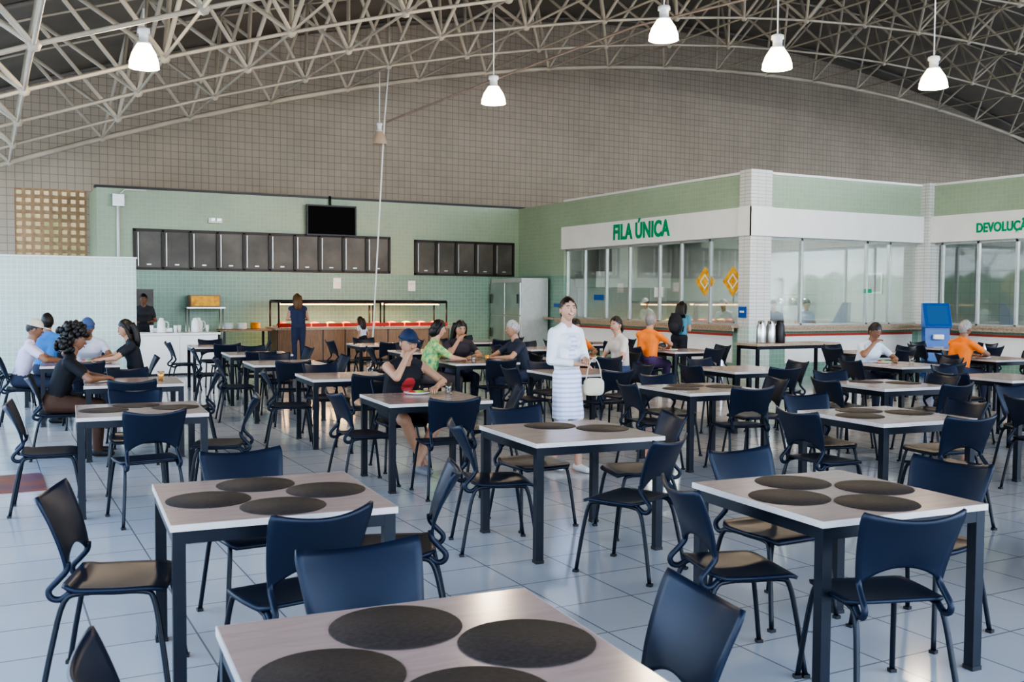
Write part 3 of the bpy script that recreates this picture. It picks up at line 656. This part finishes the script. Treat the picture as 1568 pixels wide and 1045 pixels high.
sit('seated_woman_in_green',*T,'W',.66,hd=-10,topmat=green,skin='light',bottom=(.10,.08,.08),style='bob',hair=(.015,.01,.01),height=1.72,lean=14,arms='table',build=1.15,sleeve=.8,nod=12)
sit('seated_woman_dark_hair',*T,'N',.68,top=(.05,.04,.05),skin='tan',style='long',height=1.68,arms='face',nod=15)
sit('seated_man_grey_hair',*T,'E',.66,hd=0,top=(.03,.035,.06),skin='tan',hair=(.45,.44,.42),style='short',height=1.7,lean=14,arms='table',build=1.15)
T=(7.65,12.3)
sit('seated_woman_in_white',*T,'E',.64,top=(.62,.56,.50),skin='light',style='tied',height=1.75,lean=6,arms='lap',bottom=(.06,.09,.18),nod=5,turn=20)
sit('seated_man_in_orange',*T,'N',.70,lat=-.25,top=(.75,.20,.03),skin='brown',style='short',height=1.7,arms='eat',nod=14)
T=(10.45,13.5)
orp=(.78,.22,.04)
sit('seated_man_orange_purple',*T,'W',.68,hd=25,top=orp,skin='tan',hair=(.30,.28,.27),style='short',height=1.78,lean=10,arms='table',build=1.15,bottom=(.07,.04,.12))
person('standing_woman_backpack',11.74,15.28,-60,'stand',skin='tan',top=(.10,.28,.38),bottom=(.02,.02,.03),style='long',hair=(.02,.012,.01),height=1.58,arms='waist',sleeve=.5,nod=5)
b=MB(); b.sph((0,0,0),(.15,.09,.21),pm((.02,.02,.025)),14,10); b.sph((0,-.07,-.06),(.11,.05,.10),pm((.03,.03,.035)),12,8)
for sx in(-1,1): b.tube(smoothpath([(sx*.1,.03,.17),(sx*.11,.12,.19),(sx*.1,.22,.10),(sx*.1,.12,-.15)],4),.014,pm((.02,.02,.025)),6)
q=e(-60+90); b.obj('backpack',(11.74-q.x*.19,15.28-q.y*.19,1.14),R(-60))
T=(11.1,9.5)
sit('seated_man_in_white',*T,'N',.68,top=(.62,.66,.72),skin='brown',style='short',height=1.72,lean=20,arms='eat',nod=24,build=1.05)
T=(13.6,9.95)
sit('seated_man_orange_shirt',*T,'W',.68,top=(.80,.21,.03),skin='brown',hair=(.36,.34,.32),style='short',height=1.72,lean=12,arms='table',build=1.12,nod=14)
sit('seated_woman_curly_hair',1.36,10.9,'W',.68,top=(.012,.012,.015),skin='brown',style='curly',height=1.72,lean=18,arms='table',sleeve=.7,nod=18,bottom=(.10,.05,.03),build=1.08,vox=.011)
T=(1.1,13.9)
sit('seated_man_white_cap',*T,'W',.65,top=(.60,.55,.68),skin='brown',capcol=(.55,.50,.42),height=1.72,lean=16,arms='table',nod=16)
sit('seated_man_blue_cap',*T,'N',.68,lat=-.1,top=(.60,.62,.72),skin='brown',capcol=(.05,.09,.22),height=1.72,lean=14,arms='eat',nod=22)
sit('seated_woman_in_black',*T,'E',.64,top=(.015,.018,.025),skin='tan',style='long',height=1.7,lean=12,arms='table',sleeve=.6,nod=12)
person('seated_man_in_blue',.8,15.62,-10,'sit',top=(.06,.20,.50),skin='brown',style='short',height=1.76,lean=10,arms='table')
person('buffet_customer',6.46,22.7,-5,'stand',skin='tan',top=(.03,.04,.10),bottom=(.03,.04,.09),style='long',hair=(.16,.08,.03),height=1.68,arms='serve',sleeve=.1,vox=.02)
person('child_at_buffet',8.0,22.6,30,'stand',skin='tan',top=(.62,.68,.78),bottom=(.02,.02,.03),style='long',hair=(.05,.03,.02),height=1.12,arms='hang',sleeve=.5,skirt=((.02,.02,.03),.55),legcov=.4,vox=.022,child=True)
person('barista',3.1,22.9,170,'stand',skin='brown',top=(.05,.05,.06),bottom=(.03,.03,.04),height=1.66,arms='serve',vox=.022)
for (x,y,h,c) in((14.5,17.2,110,(.75,.76,.78)),(15.0,16.3,150,(.12,.12,.16)),(16.9,17.3,160,(.35,.42,.55)),(14.8,20.5,100,(.75,.76,.78))):
    person('kitchen_worker',x,y,h,'stand',skin='tan',top=c,bottom=(.6,.6,.62),capcol=(.8,.8,.8) if c[0]>.5 else None,height=1.62,arms='serve',vox=.022,nod=18)
# ------------------------------------------------------------------ tabletop items
def plate(x,y,food=True,name='dinner_plate'):
    b=MB(); b.lathe([(.001,.0),(.075,0),(.125,.018),(.125,.022),(.075,.006),(.001,.006)],'ceramic',24)
    if food: b.sph((.02,0,.014),(.055,.05,.022),'salad',10,6); b.sph((-.035,.02,.012),(.04,.045,.02),'food',10,6)
    b.obj(name,(x,y,.751))
def cup(x,y,juice=True):
    b=MB(); b.lathe([(.001,0),(.028,0),(.036,.10),(.033,.10),(.027,.01)],'glass',14)
    if juice: b.lathe([(.001,.004),(.026,.004),(.0325,.085),(.001,.085)],'juice',14)
    b.obj('juice_cup',(x,y,.751))
def bottle(x,y):
    b=MB(); b.lathe([(.001,0),(.032,0),(.034,.02),(.034,.13),(.014,.18),(.014,.21),(.001,.21)],M['steelk'],14); b.obj('water_bottle',(x,y,.751))
plate(3.50,8.43); cup(3.78,8.35,False)
plate(1.02,10.88); cup(1.62,10.8); 
plate(.9,13.85); plate(1.2,14.15); cup(1.0,13.6); plate(1.35,13.8)
plate(5.7,12.4); plate(6.0,12.65); cup(6.1,12.2); plate(6.3,12.3); cup(5.85,12.1,False)
plate(7.9,12.25); cup(7.6,12.5); plate(7.55,12.65); bottle(7.4,12.2)
plate(11.05,9.8); plate(10.2,13.5); plate(13.35,9.95); bottle(13.6,10.1); cup(11.4,9.6,False)
b=MB(); b.box((12.1,13.5,.78),(14.1,14.1,.82),'granite'); 
for p in((12.15,13.55),(14.05,13.55),(12.15,14.05),(14.05,14.05)): b.cb((*p,.39),(.05,.05,.78),'leg')
b.box((12.15,13.53,.72),(14.05,14.07,.78),'leg'); b.obj('beverage_table')
for x in(12.45,12.68,12.9):
    b=MB(); b.lathe([(.001,0),(.085,0),(.09,.02),(.085,.30),(.06,.36),(.06,.40),(.001,.41)],'steelk' if x<12.8 else 'black',16); b.tube(smoothpath([(.07,0,.33),(.15,0,.33),(.15,0,.15),(.088,0,.10)],4),.010,'black',6); b.tube([(-.05,0,.37),(-.13,0,.36)],[.02,.012],'black',8); b.obj('coffee_thermos',(x,13.8,.82),R(40))
b=MB(); b.lathe([(.001,0),(.16,0),(.17,.1),(.17,.62),(.12,.68),(.001,.69)],'steelk',20); b.obj('trash_bin',(11.6,14.0,0))
b=MB(); b.box((-.28,-.22,0),(.28,.22,.06),'blue'); 
b.add([(-.25,-.15,.06),(.25,-.15,.06),(.25,.18,.06),(-.25,.18,.06),(-.25,-.05,1.05),(.25,-.05,1.05),(.25,.18,1.05),(-.25,.18,1.05)],[(0,3,2,1),(4,5,6,7),(0,1,5,4),(1,2,6,5),(2,3,7,6),(3,0,4,7)],'blue')
b.add([(-.27,-.16,1.05),(.27,-.16,1.05),(.27,.18,1.05),(-.27,.18,1.05),(-.27,.08,1.55),(.27,.08,1.55),(.27,.20,1.55),(-.27,.20,1.55)],[(0,3,2,1),(4,5,6,7),(0,1,5,4),(1,2,6,5),(2,3,7,6),(3,0,4,7)],'blue')
b.add([(-.21,-.135,1.12),(.21,-.135,1.12),(.21,.055,1.50),(-.21,.055,1.50)],[(0,1,2,3)],mat('totem_screen',(.01,.02,.05),.1,emit=(.05,.2,.5),es=.4))
b.cb((0,-.14,.85),(.2,.12,.1),'white'); b.obj('self_service_totem',(17.6,14.2,0),R(-35),.01)
b=MB()
for k in range(60):
    y=-30+k*1.3; b.sph((-22+random.uniform(-1,1),y,1.0),(1.6,1.4,1.8+random.random()),'grass',8,6)
b.obj('outside_hedge')
# ------------------------------------------------------------------ world, sun
w=bpy.data.worlds.new('World'); bpy.context.scene.world=w; w.use_nodes=True; nt=w.node_tree; bg=nt.nodes['Background']
tc=nt.nodes.new('ShaderNodeTexCoord'); sp=nt.nodes.new('ShaderNodeSeparateXYZ'); rp=nt.nodes.new('ShaderNodeValToRGB')
nt.links.new(tc.outputs['Generated'],sp.inputs[0]); nt.links.new(sp.outputs['Z'],rp.inputs[0]); nt.links.new(rp.outputs[0],bg.inputs[0])
rp.color_ramp.elements[0].position=0; rp.color_ramp.elements[0].color=(.87,.935,1,1); rp.color_ramp.elements[1].position=.5; rp.color_ramp.elements[1].color=(.40,.62,1,1)
bg.inputs[1].default_value=4.6
l=bpy.data.lights.new('sun','SUN'); l.energy=6; l.angle=R(1); l.color=(1,.88,.70); o=bpy.data.objects.new('sun',l); o.rotation_euler=(R(25),R(20),0); bpy.context.scene.collection.objects.link(o)
# ------------------------------------------------------------------ camera
cam=bpy.data.cameras.new('camera'); co=bpy.data.objects.new('camera',cam); bpy.context.scene.collection.objects.link(co)
cam.sensor_width=36; cam.lens=35; cam.clip_start=.05; cam.clip_end=500
co.matrix_world=Matrix.Translation((0,0,1.66))@Matrix.Rotation(R(-28),4,'Z')@Matrix.Rotation(R(90-2.63),4,'X')@Matrix.Rotation(R(.35),4,'Z')
cam.dof.use_dof=True; cam.dof.focus_distance=9.6; cam.dof.aperture_fstop=8.0
bpy.context.scene.camera=co
vs=bpy.context.scene.view_settings; vs.view_transform='AgX'; vs.look='AgX - High Contrast'; vs.exposure=.4
